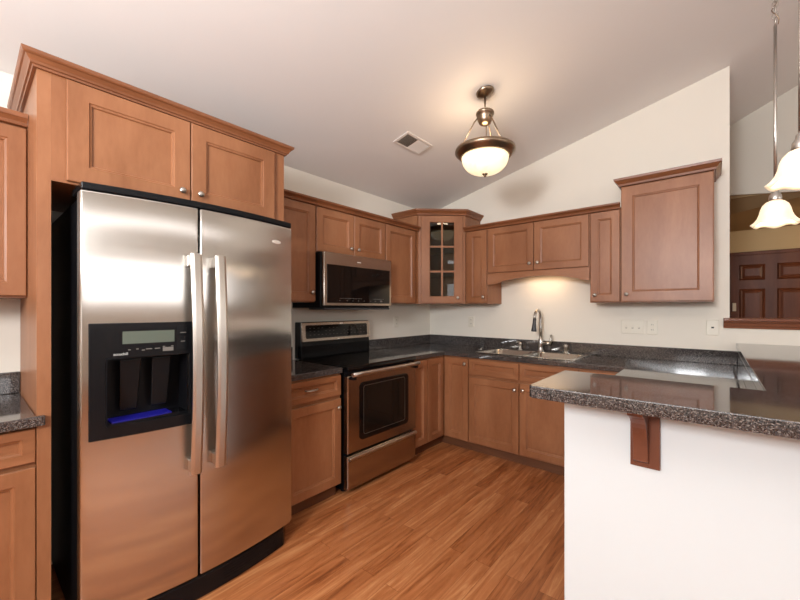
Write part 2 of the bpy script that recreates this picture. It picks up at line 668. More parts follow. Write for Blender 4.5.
# ------------------------------------------------------------------ upper cabinets, left wall
# beside the refrigerator
t = upper_left('maple wall cabinet with one tall door between refrigerator and microwave', -2.352, -1.893, 1.375)
front('door', FL, -2.348, 1.383, -1.899, 2.104, t, ('knob', -1.934, 1.448))
obj('crown_molding', MB().sweep(LOWCROWN, [(0.305 + 0.021, -1.893), (0.326, -2.352)], -1), 'crown', t)
# over the microwave
t = upper_left('short two-door maple wall cabinet directly above the microwave', -1.893, -1.126, 1.758)
front('door', FL, -1.888, 1.766, -1.513, 2.104, t, ('knob', -1.553, 1.820))
front('door', FL, -1.507, 1.766, -1.131, 2.104, t, ('knob', -1.472, 1.820))
obj('crown_molding', MB().sweep(LOWCROWN, [(0.326, -1.126), (0.326, -1.893)], -1), 'crown', t)
# right of the microwave
t = upper_left('maple wall cabinet with one door between microwave and glass corner cabinet', -1.126, -0.655, 1.375)
front('door', FL, -1.120, 1.383, -0.690, 2.104, t)
obj('crown_molding', MB().sweep(LOWCROWN, [(0.326, -0.656), (0.326, -1.126)], -1), 'crown', t)

# ------------------------------------------------------------------ diagonal corner cabinet with glass door
A = Vector((0.318, -0.634, 0))
B = Vector((0.680, -0.318, 0))
ud = (B - A).normalized()
nd = Vector((ud.y, -ud.x, 0))
FD = Face(A, ud, nd)
wd = (B - A).length
t = thing('corner_cabinet', 'diagonal corner wall cabinet with six-pane glass door', 'cabinet', (0.2, -0.2, 1.375))
m = MB()
zA, zB = 1.375, 2.288
pent = [Vector((0.013, -0.013, 0)), Vector((0.013, -0.6345, 0)), Vector((0.316, -0.6345, 0)), A + Vector((-0.006, 0.006, 0)), B + Vector((-0.006, 0.006, 0)), Vector((0.6605, -0.013, 0))]
for za, zb_ in ((zA, zA + 0.018), (zB - 0.05, zB)):
    m.prism([p + Vector((0, 0, za)) for p in pent], (0, 0, zb_ - za))
m.box(0.001, -0.6535, zA, 0.318, -0.6355, zB)
m.box(0.6615, -0.318, zA, 0.6795, -0.001, zB)
m.box(0.001, -0.6535, zA, 0.012, -0.001, zB)
m.box(0.001, -0.012, zA, 0.6795, -0.001, zB)
# face frame
for a, b in ((0, 0.035), (wd - 0.035, wd)):
    m.prism([FD.p(a, zA, -0.018), FD.p(b, zA, -0.018), FD.p(b, zA, 0), FD.p(a, zA, 0)], (0, 0, zB - zA))
obj('cabinet_body', m, 'wood', t)
for zz in (1.695, 1.960):
    s = [Vector((0.014, -0.014, zz)), Vector((0.014, -0.625, zz)), Vector((0.30, -0.625, zz)), Vector((0.652, -0.29, zz)), Vector((0.652, -0.014, zz))]
    obj('shelf', MB().prism(s, (0, 0, 0.016)), 'inside', t)
a0, a1, b0, b1 = 0.028, wd - 0.028, 1.383, 2.272
g = (0.118, wd - 0.118, 1.452, 2.204)
m = MB()
ri = []
for rect, n in (((a0, b0, a1, b1), 0), ((a0, b0, a1, b1), 0.017), ((a0 + 0.003, b0 + 0.003, a1 - 0.003, b1 - 0.003), 0.020),
                ((g[0] - 0.006, g[2] - 0.006, g[1] + 0.006, g[3] + 0.006), 0.020), ((g[0], g[2], g[1], g[3]), 0.014), ((g[0], g[2], g[1], g[3]), 0.0)):
    ri.append([FD.p(rect[0], rect[1], n), FD.p(rect[2], rect[1], n), FD.p(rect[2], rect[3], n), FD.p(rect[0], rect[3], n)])
m.rings(ri + [ri[0]], close=False)
dr = obj('door', m, 'wood', t, weld=True)
mid = (g[0] + g[1]) / 2
mm = MB()
mw = 0.009
def fbox(mb, F, a, b, c, d, n0, n1):
    return mb.rings([[F.p(a, b, n0), F.p(c, b, n0), F.p(c, d, n0), F.p(a, d, n0)], [F.p(a, b, n1), F.p(c, b, n1), F.p(c, d, n1), F.p(a, d, n1)]])
fbox(mm, FD, mid - mw, g[2], mid + mw, g[3], 0.004, 0.017)
for zz in (1.704, 1.956):
    fbox(mm, FD, g[0], zz - mw, mid - mw, zz + mw, 0.004, 0.0165)
    fbox(mm, FD, mid + mw, zz - mw, g[1], zz + mw, 0.004, 0.0165)
obj('muntin', mm, 'wood', dr)
obj('glass_pane', fbox(MB(), FD, g[0] - 0.001, g[2] - 0.001, g[1] + 0.001, g[3] + 0.001, 0.006, 0.009), 'glass', dr)
knob(FD, 0.398, 1.436, 0.019, dr)
obj('crown_molding', MB().sweep(TALLCROWN, [(0.6805, -0.002), (0.6805, -0.3185), (0.318, -0.635), (0.318, -0.6545), (0.002, -0.6545)], -1) if False else
    MB().sweep(TALLCROWN, [(0.002, -0.6545), (0.322, -0.6545), (0.6805, -0.322), (0.6805, -0.002)], 1), 'crown', t)

# ------------------------------------------------------------------ upper cabinets, back wall
t = upper_back('narrow maple wall cabinet between glass corner cabinet and sink valance', 0.681, 0.930, 1.375)
front('door', FB, 0.706, 1.383, 0.925, 2.104, t, ('knob', 0.893, 1.440))
obj('crown_molding', MB().sweep(LOWCROWN, [(0.6815, -0.326), (0.930, -0.326)], 1), 'crown', t)

t = upper_back('short two-door maple wall cabinet with arched valance above the sink', 0.930, 1.860, 1.668)
front('door', FB, 0.938, 1.674, 1.391, 2.104, t, ('knob', 1.360, 1.736))
front('door', FB, 1.398, 1.674, 1.853, 2.104, t, ('knob', 1.433, 1.738))
pts = [(0.9306, 1.667), (0.9306, 1.560), (0.975, 1.560)]
for k in range(0, 21):
    s = k / 20
    x = 1.03 + (1.80 - 1.03) * s
    pts.append((x, 1.568 + 0.052 * math.sin(PI * s) ** 0.75))
pts += [(1.8594, 1.560), (1.8594, 1.667)]
obj('valance', MB().prism([(x, -0.300, z) for x, z in pts], (0, -0.02, 0)), 'wood_h', t)
obj('crown_molding', MB().sweep(LOWCROWN, [(0.930, -0.326), (1.860, -0.326)], 1), 'crown', t)
# fixture behind the valance
t2 = thing('under_cabinet_light', 'slim warm light fixture hidden behind the arched valance over the sink', 'light', (1.40, -0.12, 1.645))
obj('housing', MB().box(1.20, -0.09, 1.650, 1.60, -0.16, 1.6675), 'white', t2, bevel=0.002)
obj('diffuser', MB().box(1.21, -0.095, 1.643, 1.59, -0.155, 1.6498), mat('warm_diffuser', srgb(250, 230, 200), 0.5, emit=(1, 0.72, 0.42, 1), estr=1.5), t2)

t = upper_back('narrow maple wall cabinet between sink valance and the tallest cabinet', 1.860, 2.083, 1.375)
front('door', FB, 1.866, 1.383, 2.078, 2.104, t, ('knob', 1.902, 1.437))
obj('crown_molding', MB().sweep(LOWCROWN, [(1.860, -0.326), (2.083, -0.326)], 1), 'crown', t)

t = upper_back('tall maple wall cabinet with one wide door at right end of back wall', 2.084, 2.650, 1.375, 2.290)
front('door', FB, 2.089, 1.383, 2.645, 2.270, t, ('knob', 2.126, 1.438), 0.075)
obj('crown_molding', MB().sweep(TALLCROWN, [(2.084, -0.002), (2.084, -0.326), (2.650, -0.326), (2.650, -0.002)], 1), 'crown', t)

# ------------------------------------------------------------------ left end: cabinet over the refrigerator, its panel, side cabinets
t = thing('refrigerator_cabinet', 'wide two-door maple cabinet with crown above the refrigerator', 'cabinet', (0, -2.88, 1.835))
FR = Face((0.630, 0, 0), (0, 1, 0), (1, 0, 0))
obj('cabinet_body', MB().box(0.0005, -3.3763, 1.835, 0.630, -2.3535, 2.290), 'wood', t)
front('door', FR, -3.333, 1.843, -2.880, 2.250, t, ('knob', -2.920, 1.900), 0.068)
front('door', FR, -2.875, 1.843, -2.425, 2.250, t, ('knob', -2.838, 1.900), 0.068)
BIG = [(0, 2.256), (0.010, 2.257), (0.012, 2.265), (0.018, 2.267), (0.021, 2.275), (0.032, 2.290), (0.037, 2.292), (0.041, 2.297), (0.044, 2.309), (0, 2.311)]
obj('crown_molding', MB().sweep(BIG, [(0.002, -3.418), (0.632, -3.418), (0.632, -2.353), (0.002, -2.353)], 1), 'crown', t)
tag(obj('refrigerator_surround', MB().box(0.0005, -3.417, 0, 0.630, -3.3765, 2.290), 'wood', None),
    'tall narrow maple end panel left of the refrigerator', 'panel')

t = upper_left('maple wall cabinet cut off by left edge, left of refrigerator panel', -4.10, -3.4175, 1.375, 2.14)
front('door', FL, -3.79, 1.383, -3.420, 2.115, t)
front('door', FL, -4.09, 1.383, -3.795, 2.115, t)
SC = [(0, 2.120), (0.010, 2.122), (0.014, 2.134), (0.026, 2.146), (0.032, 2.150), (0.036, 2.168), (0, 2.170)]
obj('crown_molding', MB().sweep(SC, [(0.326, -4.10), (0.326, -3.4185)], 1), 'crown', t)


def base_body(name, label, x0, y0, x1, y1, toe):
    """toe: which side is recessed, '+x', '-y' or '-x'"""
    t = thing(name, label, 'cabinet', ((x0 + x1) / 2, (y0 + y1) / 2, 0))
    obj('cabinet_body', MB().box(x0, y0, 0.09, x1, y1, 0.8735), 'wood', t, bevel=0.0015)
    a, b, c, d = x0, y0, x1, y1
    if toe == '+x':
        c -= 0.05
    elif toe == '-y':
        b += 0.05
    else:
        a += 0.05
    obj('toe_kick', MB().box(a, b, 0.0, c, d, 0.0895), 'toe', t)
    return t


t = base_body('base_cabinet', 'maple base cabinet cut off by left edge, left of refrigerator panel', 0.0005, -4.10, 0.612, -3.4176, '+x')
front('drawer', GL, -3.80, 0.735, -3.4190, 0.866, t, ('pull', -3.61, 0.80), 0.035)
front('door', GL, -3.80, 0.102, -3.4190, 0.716, t, ('knob', -3.76, 0.66))
front('drawer', GL, -4.09, 0.735, -3.806, 0.866, t, ('pull', -3.95, 0.80), 0.035)
front('door', GL, -4.09, 0.102, -3.806, 0.716, t, ('knob', -3.846, 0.66))
t = thing('countertop', 'short speckled dark countertop at left edge, left of refrigerator panel', 'countertop', (0.3, -3.75, 0.874))
obj('slab', MB().cells([0.0005, 0.6315, 0.655], [-4.1, -3.4185, -3.395], lambda x, y: y < -3.4186 or x > 0.632, 0.8755, 0.914), 'granite', t, bevel=0.004)
obj('backsplash', MB().box(0.0005, -4.1, 0.9145, 0.02, -3.4190, 1.018), 'granite', t, bevel=0.003)

# ------------------------------------------------------------------ base cabinets
t = base_body('base_cabinet', 'maple base cabinet with one drawer and door between refrigerator and range', 0.0005, -2.35, 0.612, -1.902, '+x')
front('drawer', GL, -2.345, 0.722, -1.908, 0.862, t, ('pull', -2.155, 0.797), 0.036)
front('door', GL, -2.345, 0.102, -1.908, 0.698, t, ('knob', -1.938, 0.640))

t = base_body('base_cabinet', 'narrow maple base cabinet just right of the range', 0.0005, -1.112, 0.612, -0.895, '+x')
front('door', GL, -1.106, 0.102, -0.898, 0.862, t)

t = thing('corner_base_cabinet', 'maple corner base cabinet with two doors meeting at right angle', 'cabinet', (0.4, -0.4, 0))
obj('cabinet_body', MB().prism([(0.0005, -0.894, 0.09), (0.612, -0.894, 0.09), (0.612, -0.612, 0.09), (0.900, -0.612, 0.09), (0.900, -0.0005, 0.09), (0.0005, -0.0005, 0.09)], (0, 0, 0.7835)), 'wood', t)
obj('toe_kick', MB().prism([(0.0005, -0.894, 0), (0.562, -0.894, 0), (0.562, -0.562, 0), (0.900, -0.562, 0), (0.900, -0.0005, 0), (0.0005, -0.0005, 0)], (0, 0, 0.0895)), 'toe', t)
front('door', GL, -0.890, 0.102, -0.637, 0.862, t)
front('door', GB, 0.637, 0.102, 0.896, 0.862, t, ('knob', 0.868, 0.815))

t = base_body('sink_base_cabinet', 'maple sink base cabinet with two false drawers over two doors', 0.9005, -0.612, 1.862, -0.0005, '-y')
# the sink bowls need an open top
bd = [c for c in t.children if c.name.startswith('cabinet_body')][0]
bpy.data.objects.remove(bd)
m = MB()
m.box(0.9005, -0.612, 0.09, 0.918, -0.0005, 0.8735).box(1.8445, -0.612, 0.09, 1.862, -0.0005, 0.8735).box(0.918, -0.0125, 0.105, 1.8445, -0.0005, 0.8735)
m.box(0.918, -0.612, 0.09, 1.8445, -0.0125, 0.123).box(0.918, -0.612, 0.123, 1.8445, -0.597, 0.8735)
obj('cabinet_body', m, 'wood', t)
front('drawer', GB, 0.907, 0.722, 1.383, 0.862, t, None, 0.038)
front('drawer', GB, 1.393, 0.722, 1.856, 0.862, t, None, 0.038)
front('door', GB, 0.907, 0.102, 1.383, 0.698, t, ('knob', 1.352, 0.640))
front('door', GB, 1.393, 0.102, 1.856, 0.698, t, ('knob', 1.424, 0.645))

t = base_body('base_cabinet', 'maple base cabinet right of the sink doors, mostly hidden behind the bar', 1.8625, -0.612, 2.195, -0.0005, '-y')
front('drawer', GB, 1.868, 0.722, 2.165, 0.862, t, None, 0.038)
front('door', GB, 1.868, 0.102, 2.165, 0.698, t, ('knob', 1.90, 0.645))

t = base_body('base_cabinet', 'maple peninsula base cabinet hidden behind the bar end', 2.1955, -1.60, 2.780, -0.6125, '-x')
obj('end_cabinet_body', MB().box(2.2405, -2.0885, 0.0, 2.780, -1.6005, 0.8735), 'wood', t)
GP = Face((2.195, 0, 0), (0, -1, 0), (-1, 0, 0))
for k in range(2):
    a = 0.66 + 0.45 * k
    front('door', GP, a, 0.102, a + 0.44, 0.698, t, ('knob', a + 0.40, 0.64))
    front('drawer', GP, a, 0.722, a + 0.44, 0.862, t, ('pull', a + 0.23, 0.79), 0.038)

# ------------------------------------------------------------------ countertops
SX0, SX1, SY0, SY1 = 0.945, 1.785, -0.515, -0.075
t = thing('countertop', 'long dark granite countertop running from the range round past the sink', 'countertop', (1.2, -0.3, 0.874))
xs = [0.0005, 0.638, SX0, SX1, 2.170, 2.240, 2.7985]
ys = [-2.0885, -1.62, -1.1145, -0.638, SY0, SY1, -0.0005]


def infill(x, y):
    if SX0 < x < SX1 and SY0 < y < SY1:
        return False
    return y > -0.638 or (x < 0.638 and y > -1.1145) or (x > 2.170 and (y > -1.62 or x > 2.240))


obj('slab', MB().cells(xs, ys, infill, 0.8755, 0.914), 'granite', t, bevel=0.004)
m = MB()
m.prism([(0.0005, -1.1005, 0.9145), (0.020, -1.1005, 0.9145), (0.020, -0.020, 0.9145), (2.779, -0.020, 0.9145), (2.779, -2.0885, 0.9145), (2.7985, -2.0885, 0.9145), (2.7985, -0.0005, 0.9145), (0.0005, -0.0005, 0.9145)], (0, 0, 0.1015))
obj('backsplash', m, 'granite', t, bevel=0.003)

t = thing('countertop', 'small dark granite countertop between the refrigerator and the range', 'countertop', (0.3, -2.12, 0.874))
obj('slab', MB().box(0.0005, -2.352, 0.8755, 0.638, -1.8985, 0.914), 'granite', t, bevel=0.004)
obj('backsplash', MB().box(0.0005, -2.352, 0.9145, 0.020, -1.8985, 1.016), 'granite', t, bevel=0.003)

# raised bar top
bx = [(2.176 + 0.012, -2.412), (3.32, -2.412), (3.32, -0.0015), (2.772, -0.0015), (2.772, -2.022), (2.176, -2.022), (2.176, -2.398)]
tag(obj('bar_counter', MB().prism([(x, y, 1.0345) for x, y in bx], (0, 0, 0.040)), 'granite', None, bevel=0.003, seg=2),
    'raised glossy speckled granite bar top on the white half wall', 'countertop')

# corbel under the bar
t = thing('bar_bracket', 'dark wood corbel bracket under the bar top on white half wall', 'bracket', (2.48, -2.2, 0.82))
obj('back_plate', MB().box(2.441, -2.2005, 0.822, 2.521, -2.219, 1.0335), 'corbel', t, bevel=0.002)
pr = [(-2.2195, 1.033), (-2.352, 1.033), (-2.352, 1.022)]
for k in range(11):
    s = k / 10
    pr.append((-2.348 + 0.108 * math.sin(s * PI / 2) ** 1.1, 1.012 - 0.145 * (1 - math.cos(s * PI / 2)) - 0.02 * s))
pr += [(-2.2195, 0.835)]
obj('arm', MB().prism([(2.452, y, z) for y, z in pr], (0.040, 0, 0)), 'corbel', t, bevel=0.002)

# ------------------------------------------------------------------ sink
t = thing('sink', 'double-bowl drop-in stainless steel sink in the dark countertop', 'sink', (1.35, -0.3, 0.914))
m = MB()
x0, x1, y0, y1 = 0.925, 1.802, -0.535, -0.055
bl = [(0.962, 1.342), (1.384, 1.765)]
by = (-0.498, -0.150)
fx = [x0, bl[0][0], bl[0][1], bl[1][0], bl[1][1], x1]
m.cells(fx, [y0, by[0], by[1], y1], lambda x, y: not (by[0] < y < by[1] and (bl[0][0] < x < bl[0][1] or bl[1][0] < x < bl[1][1])), 0.9143, 0.9195)
obj('rim', m, 'steel_sink', t, bevel=0.002)
for a, b in bl:
    c, d = by

    def rr(ins, z, r=0.05):
        pts = []
        for cx_, cy_, s in ((b - ins - r, d - ins - r, 0), (a + ins + r, d - ins - r, 1), (a + ins + r, c + ins + r, 2), (b - ins - r, c + ins + r, 3)):
            for k in range(6):
                an = (s + k / 5) * PI / 2
                pts.append(Vector((cx_ + r * math.cos(an), cy_ + r * math.sin(an), z)))
        return pts
    mb = MB()
    ring = [rr(-0.006, 0.9190), rr(0.004, 0.912), rr(0.008, 0.75), rr(0.03, 0.735), rr(0.10, 0.732), rr(0.10, 0.728), rr(0.03, 0.729), rr(0.004, 0.745), rr(0.0, 0.9135), rr(-0.006, 0.9145)]
    n = len(ring[0])
    mb.rings(ring, close=False)
    k = len(mb.v)
    mb.f.append(tuple(range(4 * n, 5 * n)))
    mb.smooth.append(False)
    mb.f.append(tuple(range(5 * n, 6 * n))[::-1])
    mb.smooth.append(False)
    for i in range(len(mb.smooth) - 2):
        mb.smooth[i] = True
    bo = obj('bowl', mb, 'steel_sink', t)
    obj('drain', MB().lathe([(0.045, 0), (0.043, 0.003), (0.030, 0.002), (0.028, 0.0005), (0.0, 0.0005)], ((a + b) / 2, (c + d) / 2, 0.7322), (0, 0, 1), 24), 'steel_h', bo)

t = thing('faucet', 'tall nickel gooseneck pull-down faucet behind the sink', 'faucet', (1.375, -0.105, 0.9195))
bx_, by_ = 1.378, -0.105
obj('base', MB().lathe([(0.030, 0), (0.030, 0.006), (0.024, 0.012), (0.022, 0.05), (0.024, 0.055), (0.024, 0.105), (0.018, 0.12), (0.016, 0.13)], (bx_, by_, 0.920), (0, 0, 1), 24), 'nickel', t)
dirx, diry = -0.02, -1.0
path = [(bx_, by_, 1.04), (bx_, by_, 1.15), (bx_, by_, 1.23)]
R = 0.072
for k in range(1, 12):
    a = PI * k / 12 * 1.08
    path.append((bx_ + dirx * R * (1 - math.cos(a)), by_ + diry * R * (1 - math.cos(a)), 1.23 + R * math.sin(a) * 1.15))
obj('spout', MB().tube(path, 0.0125, 14), 'nickel', t)
e = Vector(path[-1])
dd = (Vector(path[-1]) - Vector(path[-2])).normalized()
obj('spray_head', MB().lathe([(0.013, -0.004), (0.0155, 0.004), (0.0155, 0.04), (0.018, 0.06), (0.024, 0.105), (0.024, 0.116), (0.018, 0.118)], e, dd, 20), 'darkgray', t)
obj('handle', MB().tube([(bx_ + 0.02, by_ - 0.004, 1.0), (bx_ + 0.06, by_ - 0.008, 1.0), (bx_ + 0.092, by_ - 0.01, 1.002)], [0.014, 0.013, 0.015], 12)
    .tube([(bx_ + 0.086, by_ - 0.01, 1.0), (bx_ + 0.10, by_ - 0.012, 1.03), (bx_ + 0.102, by_ - 0.012, 1.085)], [0.012, 0.011, 0.009], 10), 'nickel', t)
t = thing('soap_dispenser', 'small nickel soap dispenser left of the faucet', 'soap dispenser', (1.172, -0.10, 0.9195))
obj('bottle_neck', MB().lathe([(0.022, 0), (0.022, 0.004), (0.014, 0.010), (0.012, 0.05), (0.015, 0.054), (0.015, 0.07), (0.008, 0.076)], (1.172, -0.10, 0.920), (0, 0, 1), 20), 'nickel', t)
obj('spout', MB().tube([(1.172, -0.10, 0.993), (1.160, -0.12, 1.000), (1.150, -0.145, 0.992)], [0.007, 0.006, 0.005], 8), 'nickel', t)
t = thing('sprayer', 'short nickel side sprayer right of the faucet', 'sprayer', (1.605, -0.10, 0.9195))
obj('escutcheon', MB().lathe([(0.022, 0), (0.022, 0.006), (0.015, 0.014)], (1.605, -0.10, 0.920), (0, 0, 1), 20), 'nickel', t)
obj('spray_nozzle', MB().lathe([(0.011, 0), (0.012, 0.03), (0.017, 0.045), (0.017, 0.058), (0.010, 0.064)], (1.605, -0.10, 0.9345), (0, 0, 1), 20), 'nickel', t)


# ------------------------------------------------------------------ refrigerator
def fx_(y):
    s = (y + 2.87) / 0.4575
    return 0.798 + 0.056 * (1 - s * s)


def frange(a, b, n):
    return [a + (b - a) * k / n for k in range(n + 1)]


t = thing('refrigerator', 'large stainless side-by-side refrigerator with black water dispenser', 'refrigerator', (0.4, -2.87, 0))
obj('cabinet_body', MB().box(0.02, -3.309, 0.03, 0.735, -2.422, 1.765), 'blackside', t, bevel=0.006)
Y0, Y1, YS = -3.3165, -2.4060, -2.9165
Z0, Z1 = 0.118, 1.781
Rec = (-3.246, -2.958, 0.862, 1.132)


def curved(ys, zs, fill, back, fn):
    return MB().cells(ys, zs, fill, 0, 1, lambda y, z, c: (fn(y) if c else back, y, z))


ys = sorted(set(frange(Y0, Rec[0], 3) + frange(Rec[0], Rec[1], 8) + frange(Rec[1], YS - 0.004, 2)))
m = curved(ys, [Z0, Rec[2], Rec[3], Z1], lambda y, z: not (Rec[0] < y < Rec[1] and Rec[2] < z < Rec[3]), 0.738, fx_)
fd = obj('freezer_door', m, 'steel', t, bevel=0.007, seg=3)
m = curved(frange(YS + 0.004, Y1, 12), [Z0, Z1], lambda y, z: True, 0.738, fx_)
rd = obj('refrigerator_door', m, 'steel', t, bevel=0.007, seg=3)
for o in (fd, rd):
    for p in o.data.polygons:
        p.use_smooth = True
    md = o.modifiers.new('normals', 'WEIGHTED_NORMAL')
    md.keep_sharp = False
# handles
for yc, nm in ((YS - 0.030, fd), (YS + 0.072, rd)):
    ri = []
    for k in range(25):
        s = k / 24
        z = 0.602 + 0.968 * s
        x = fx_(yc) + 0.040 + 0.026 * math.sin(PI * s)
        w = 0.0235
        ri.append([Vector((x, yc - w, z)), Vector((x + 0.010, yc - w, z)), Vector((x + 0.0165, yc - w * 0.5, z)), Vector((x + 0.0165, yc + w * 0.5, z)), Vector((x + 0.010, yc + w, z)), Vector((x, yc + w, z))])
    m = MB().rings(ri)
    h = obj('handle', m, 'steel_h', nm, bevel=0.003)
    for z in (0.61, 1.515):
        obj('handle_mount', MB().box(fx_(yc) - 0.001, yc - 0.018, z, fx_(yc) + 0.043, yc + 0.018, z + 0.05), 'steel_h', nm, bevel=0.004)
# hinge cover over the doors
obj('hinge_cover', curved(frange(Y0 + 0.004, Y1 - 0.002, 16), [1.785, 1.813], lambda y, z: True, 0.62, lambda y: fx_(y) - 0.004), 'charcoal', t, bevel=0.004)
# base grille
m = curved(frange(Y0 + 0.012, Y1 - 0.004, 20), [0.0, 0.108], lambda y, z: True, 0.60,
           lambda y: fx_(y) - 0.014 - 0.05 * max(0, abs((y + 2.866) / 0.4575) - 0.93) / 0.07)
gr = obj('base_grille', m, 'black', t, bevel=0.012, seg=3)
m = MB()
for k in range(5):
    z = 0.030 + 0.013 * k
    m.add([(fx_(y) - 0.0125, y, zz) for y in frange(-2.80, -2.50, 10) for zz in (z, z + 0.004)],
          [(2 * i, 2 * i + 2, 2 * i + 3, 2 * i + 1) for i in range(10)])
obj('louver', m, 'charcoal', gr)
# badge
yb, zbdg = -2.515, 1.688
m = MB()
pts = [Vector((fx_(yb + 0.030 * math.cos(a)) - 0.001, yb + 0.030 * math.cos(a), zbdg + 0.011 * math.sin(a))) for a in [2 * PI * k / 28 for k in range(28)]]
pts2 = [Vector((fx_(yb + 0.026 * math.cos(a)) + 0.005, yb + 0.026 * math.cos(a), zbdg + 0.008 * math.sin(a))) for a in [2 * PI * k / 28 for k in range(28)]]
obj('badge', m.rings([pts, pts2]), 'badge', rd)

# water and ice dispenser
BZ = (-3.294, -2.931, 0.816, 1.270)
m = curved(sorted(set(frange(BZ[0], Rec[0] + 0.004, 2) + frange(Rec[0] + 0.004, Rec[1] - 0.004, 8) + frange(Rec[1] - 0.004, BZ[1], 1))),
           [BZ[2], Rec[2] + 0.004, Rec[3] - 0.004, BZ[3]],
           lambda y, z: not (Rec[0] + 0.004 < y < Rec[1] - 0.004 and Rec[2] + 0.004 < z < Rec[3] - 0.004), 0, lambda y: fx_(y) + 0.008)
for i, v in enumerate(m.v):
    if v.x < 0.1:
        m.v[i] = Vector((fx_(v.y) + 0.0005, v.y, v.z))
bz = obj('dispenser_bezel', m, 'black', fd, bevel=0.003)
# cavity
m = MB()
a, b, c, d = Rec[0] + 0.001, Rec[1] - 0.001, Rec[2] + 0.001, Rec[3] - 0.001
xk = 0.742
m.box(xk - 0.003, a, c, xk, b, d)
m.box(xk, a, c, 0.835, a + 0.004, d).box(xk, b - 0.004, c, 0.835, b, d).box(xk, a + 0.004, d - 0.004, 0.835, b - 0.004, d)
cv = obj('dispenser_cavity', m, 'blackside', fd)
m = MB()
m.prism([(xk + 0.001, a + 0.004, c), (0.838, a + 0.004, c), (0.838, b - 0.004, c), (xk + 0.001, b - 0.004, c)], (0, 0, 0.012))
obj('drip_tray', m, 'black', fd)
tr = [(xk + 0.004, a + 0.02, c + 0.0125), (0.825, a + 0.02, c + 0.0125), (0.836, (a + b) / 2, c + 0.0125), (0.830, b - 0.06, c + 0.0125), (xk + 0.004, b - 0.06, c + 0.0125)]
obj('tray_grate', MB().prism(tr, (0, 0, 0.004)), 'blue', fd, label='blue lit drip tray grate')
for yy in (-3.160, -3.050):
    m = MB().prism([(0.800, yy - 0.036, 1.115), (0.800, yy + 0.036, 1.115), (0.765, yy + 0.030, 0.905), (0.765, yy - 0.030, 0.905)], (0.008, 0, 0.004))
    obj('paddle', m, 'charcoal', fd, bevel=0.004)
# control panel details
def onface(mb, y0, y1, z0, z1, e=0.0085, th=0.0012, n=4):
    yy = frange(y0, y1, n)
    rf = [Vector((fx_(y) + e + th, y, z)) for y in yy for z in (z0, z1)]
    rb = [Vector((fx_(y) + e - 0.001, y, z)) for y in yy for z in (z0, z1)]
    k = len(yy) * 2
    fs = []
    for i in range(len(yy) - 1):
        q = (2 * i, 2 * i + 2, 2 * i + 3, 2 * i + 1)
        fs.append(q)
        fs.append(tuple(k + j for j in q[::-1]))
        fs.append((2 * i + 1, 2 * i + 3, k + 2 * i + 3, k + 2 * i + 1))
        fs.append((2 * i, k + 2 * i, k + 2 * i + 2, 2 * i + 2))
    fs.append((0, 1, k + 1, k))
    e_ = k - 2
    fs.append((e_, k + e_, k + e_ + 1, e_ + 1))
    return mb.add(rf + rb, fs)


obj('display_screen', onface(MB(), -3.194, -3.018, 1.186, 1.236), 'lcd', bz, label='pale green display screen')
obj('keypad', onface(onface(MB(), -3.010, -2.968, 1.214, 1.255), -3.010, -2.968, 1.148, 1.206), 'charcoal', bz, bevel=0.001)
m = MB()
for (y, z, w) in ((-3.176, 1.160, 0.008), (-3.150, 1.162, 0.007), (-3.132, 1.156, 0.010), (-3.118, 1.160, 0.02), (-3.088, 1.160, 0.018), (-3.060, 1.166, 0.008), (-3.030, 1.166, 0.008), (-2.996, 1.222, 0.022), (-2.994, 1.184, 0.016)):
    onface(m, y, y + w, z, z + 0.0032, 0.0086, 0.0018, 1)
obj('button_mark', m, 'markdim', bz)
obj('indicator', onface(MB(), -3.060, -3.022, 1.148, 1.164, 0.0086, 0.001, 1), 'markdim', bz)
cu = bpy.data.curves.new('dispenser_lettering', 'FONT')
cu.body = 'accuchill'
cu.size = 0.0145
cu.extrude = 0.0006
tx = bpy.data.objects.new('tmp_text', cu)
COL.objects.link(tx)
bpy.context.view_layer.update()
me = bpy.data.meshes.new_from_object(tx)
bpy.data.objects.remove(tx)
lm = MB()
y00 = -3.222
lm.add([(fx_(y00 + v.co.x) + 0.0092 + v.co.z, y00 + v.co.x * 0.92, 1.142 + v.co.y) for v in me.vertices], [tuple(p.vertices) for p in me.polygons])
obj('lettering', lm, 'mark', bz)

# ------------------------------------------------------------------ range
RY0, RY1 = -1.880, -1.117
t = thing('range', 'stainless electric range with black glass cooktop and oven window', 'stove', (0.35, -1.51, 0))
obj('range_body', MB().box(0.025, RY0 + 0.004, 0.03, 0.625, RY1 - 0.004, 0.903), 'blackside', t, bevel=0.003)
m = MB()
for x in (0.08, 0.56):
    for y in (RY0 + 0.05, RY1 - 0.05):
        m = MB().lathe([(0.018, 0), (0.018, 0.008), (0.010, 0.012), (0.010, 0.0295)], (x, y, 0), (0, 0, 1), 16)
        obj('foot', m, 'black', t)
ck = obj('cooktop', MB().prism([(0.075, RY0, 0.9045), (0.640, RY0, 0.9045), (0.668, RY0, 0.8845), (0.672, RY0, 0.895), (0.668, RY0, 0.911), (0.655, RY0, 0.9175), (0.075, RY0, 0.9175)], (0, RY1 - RY0, 0)), 'blackglass', t, bevel=0.003)
m = MB()
for x, y, r in ((0.22, -1.70, 0.09), (0.22, -1.33, 0.075), (0.48, -1.69, 0.075), (0.48, -1.33, 0.10)):
    m = MB().lathe([(r, 0), (r, 0.0004), (r - 0.002, 0.0004), (r - 0.002, 0), (r, 0)], (x, y, 0.9176), (0, 0, 1), 48)
    m.f = m.f[:-2]; m.smooth = m.smooth[:-2]
    obj('burner_ring', m, 'charcoal', ck, weld=True)
obj('front_rail', MB().box(0.626, RY0 + 0.004, 0.852, 0.655, RY1 - 0.004, 0.8835), 'black', t, bevel=0.003)
# oven door
FO = Face((0.627, 0, 0), (0, 1, 0), (1, 0, 0))


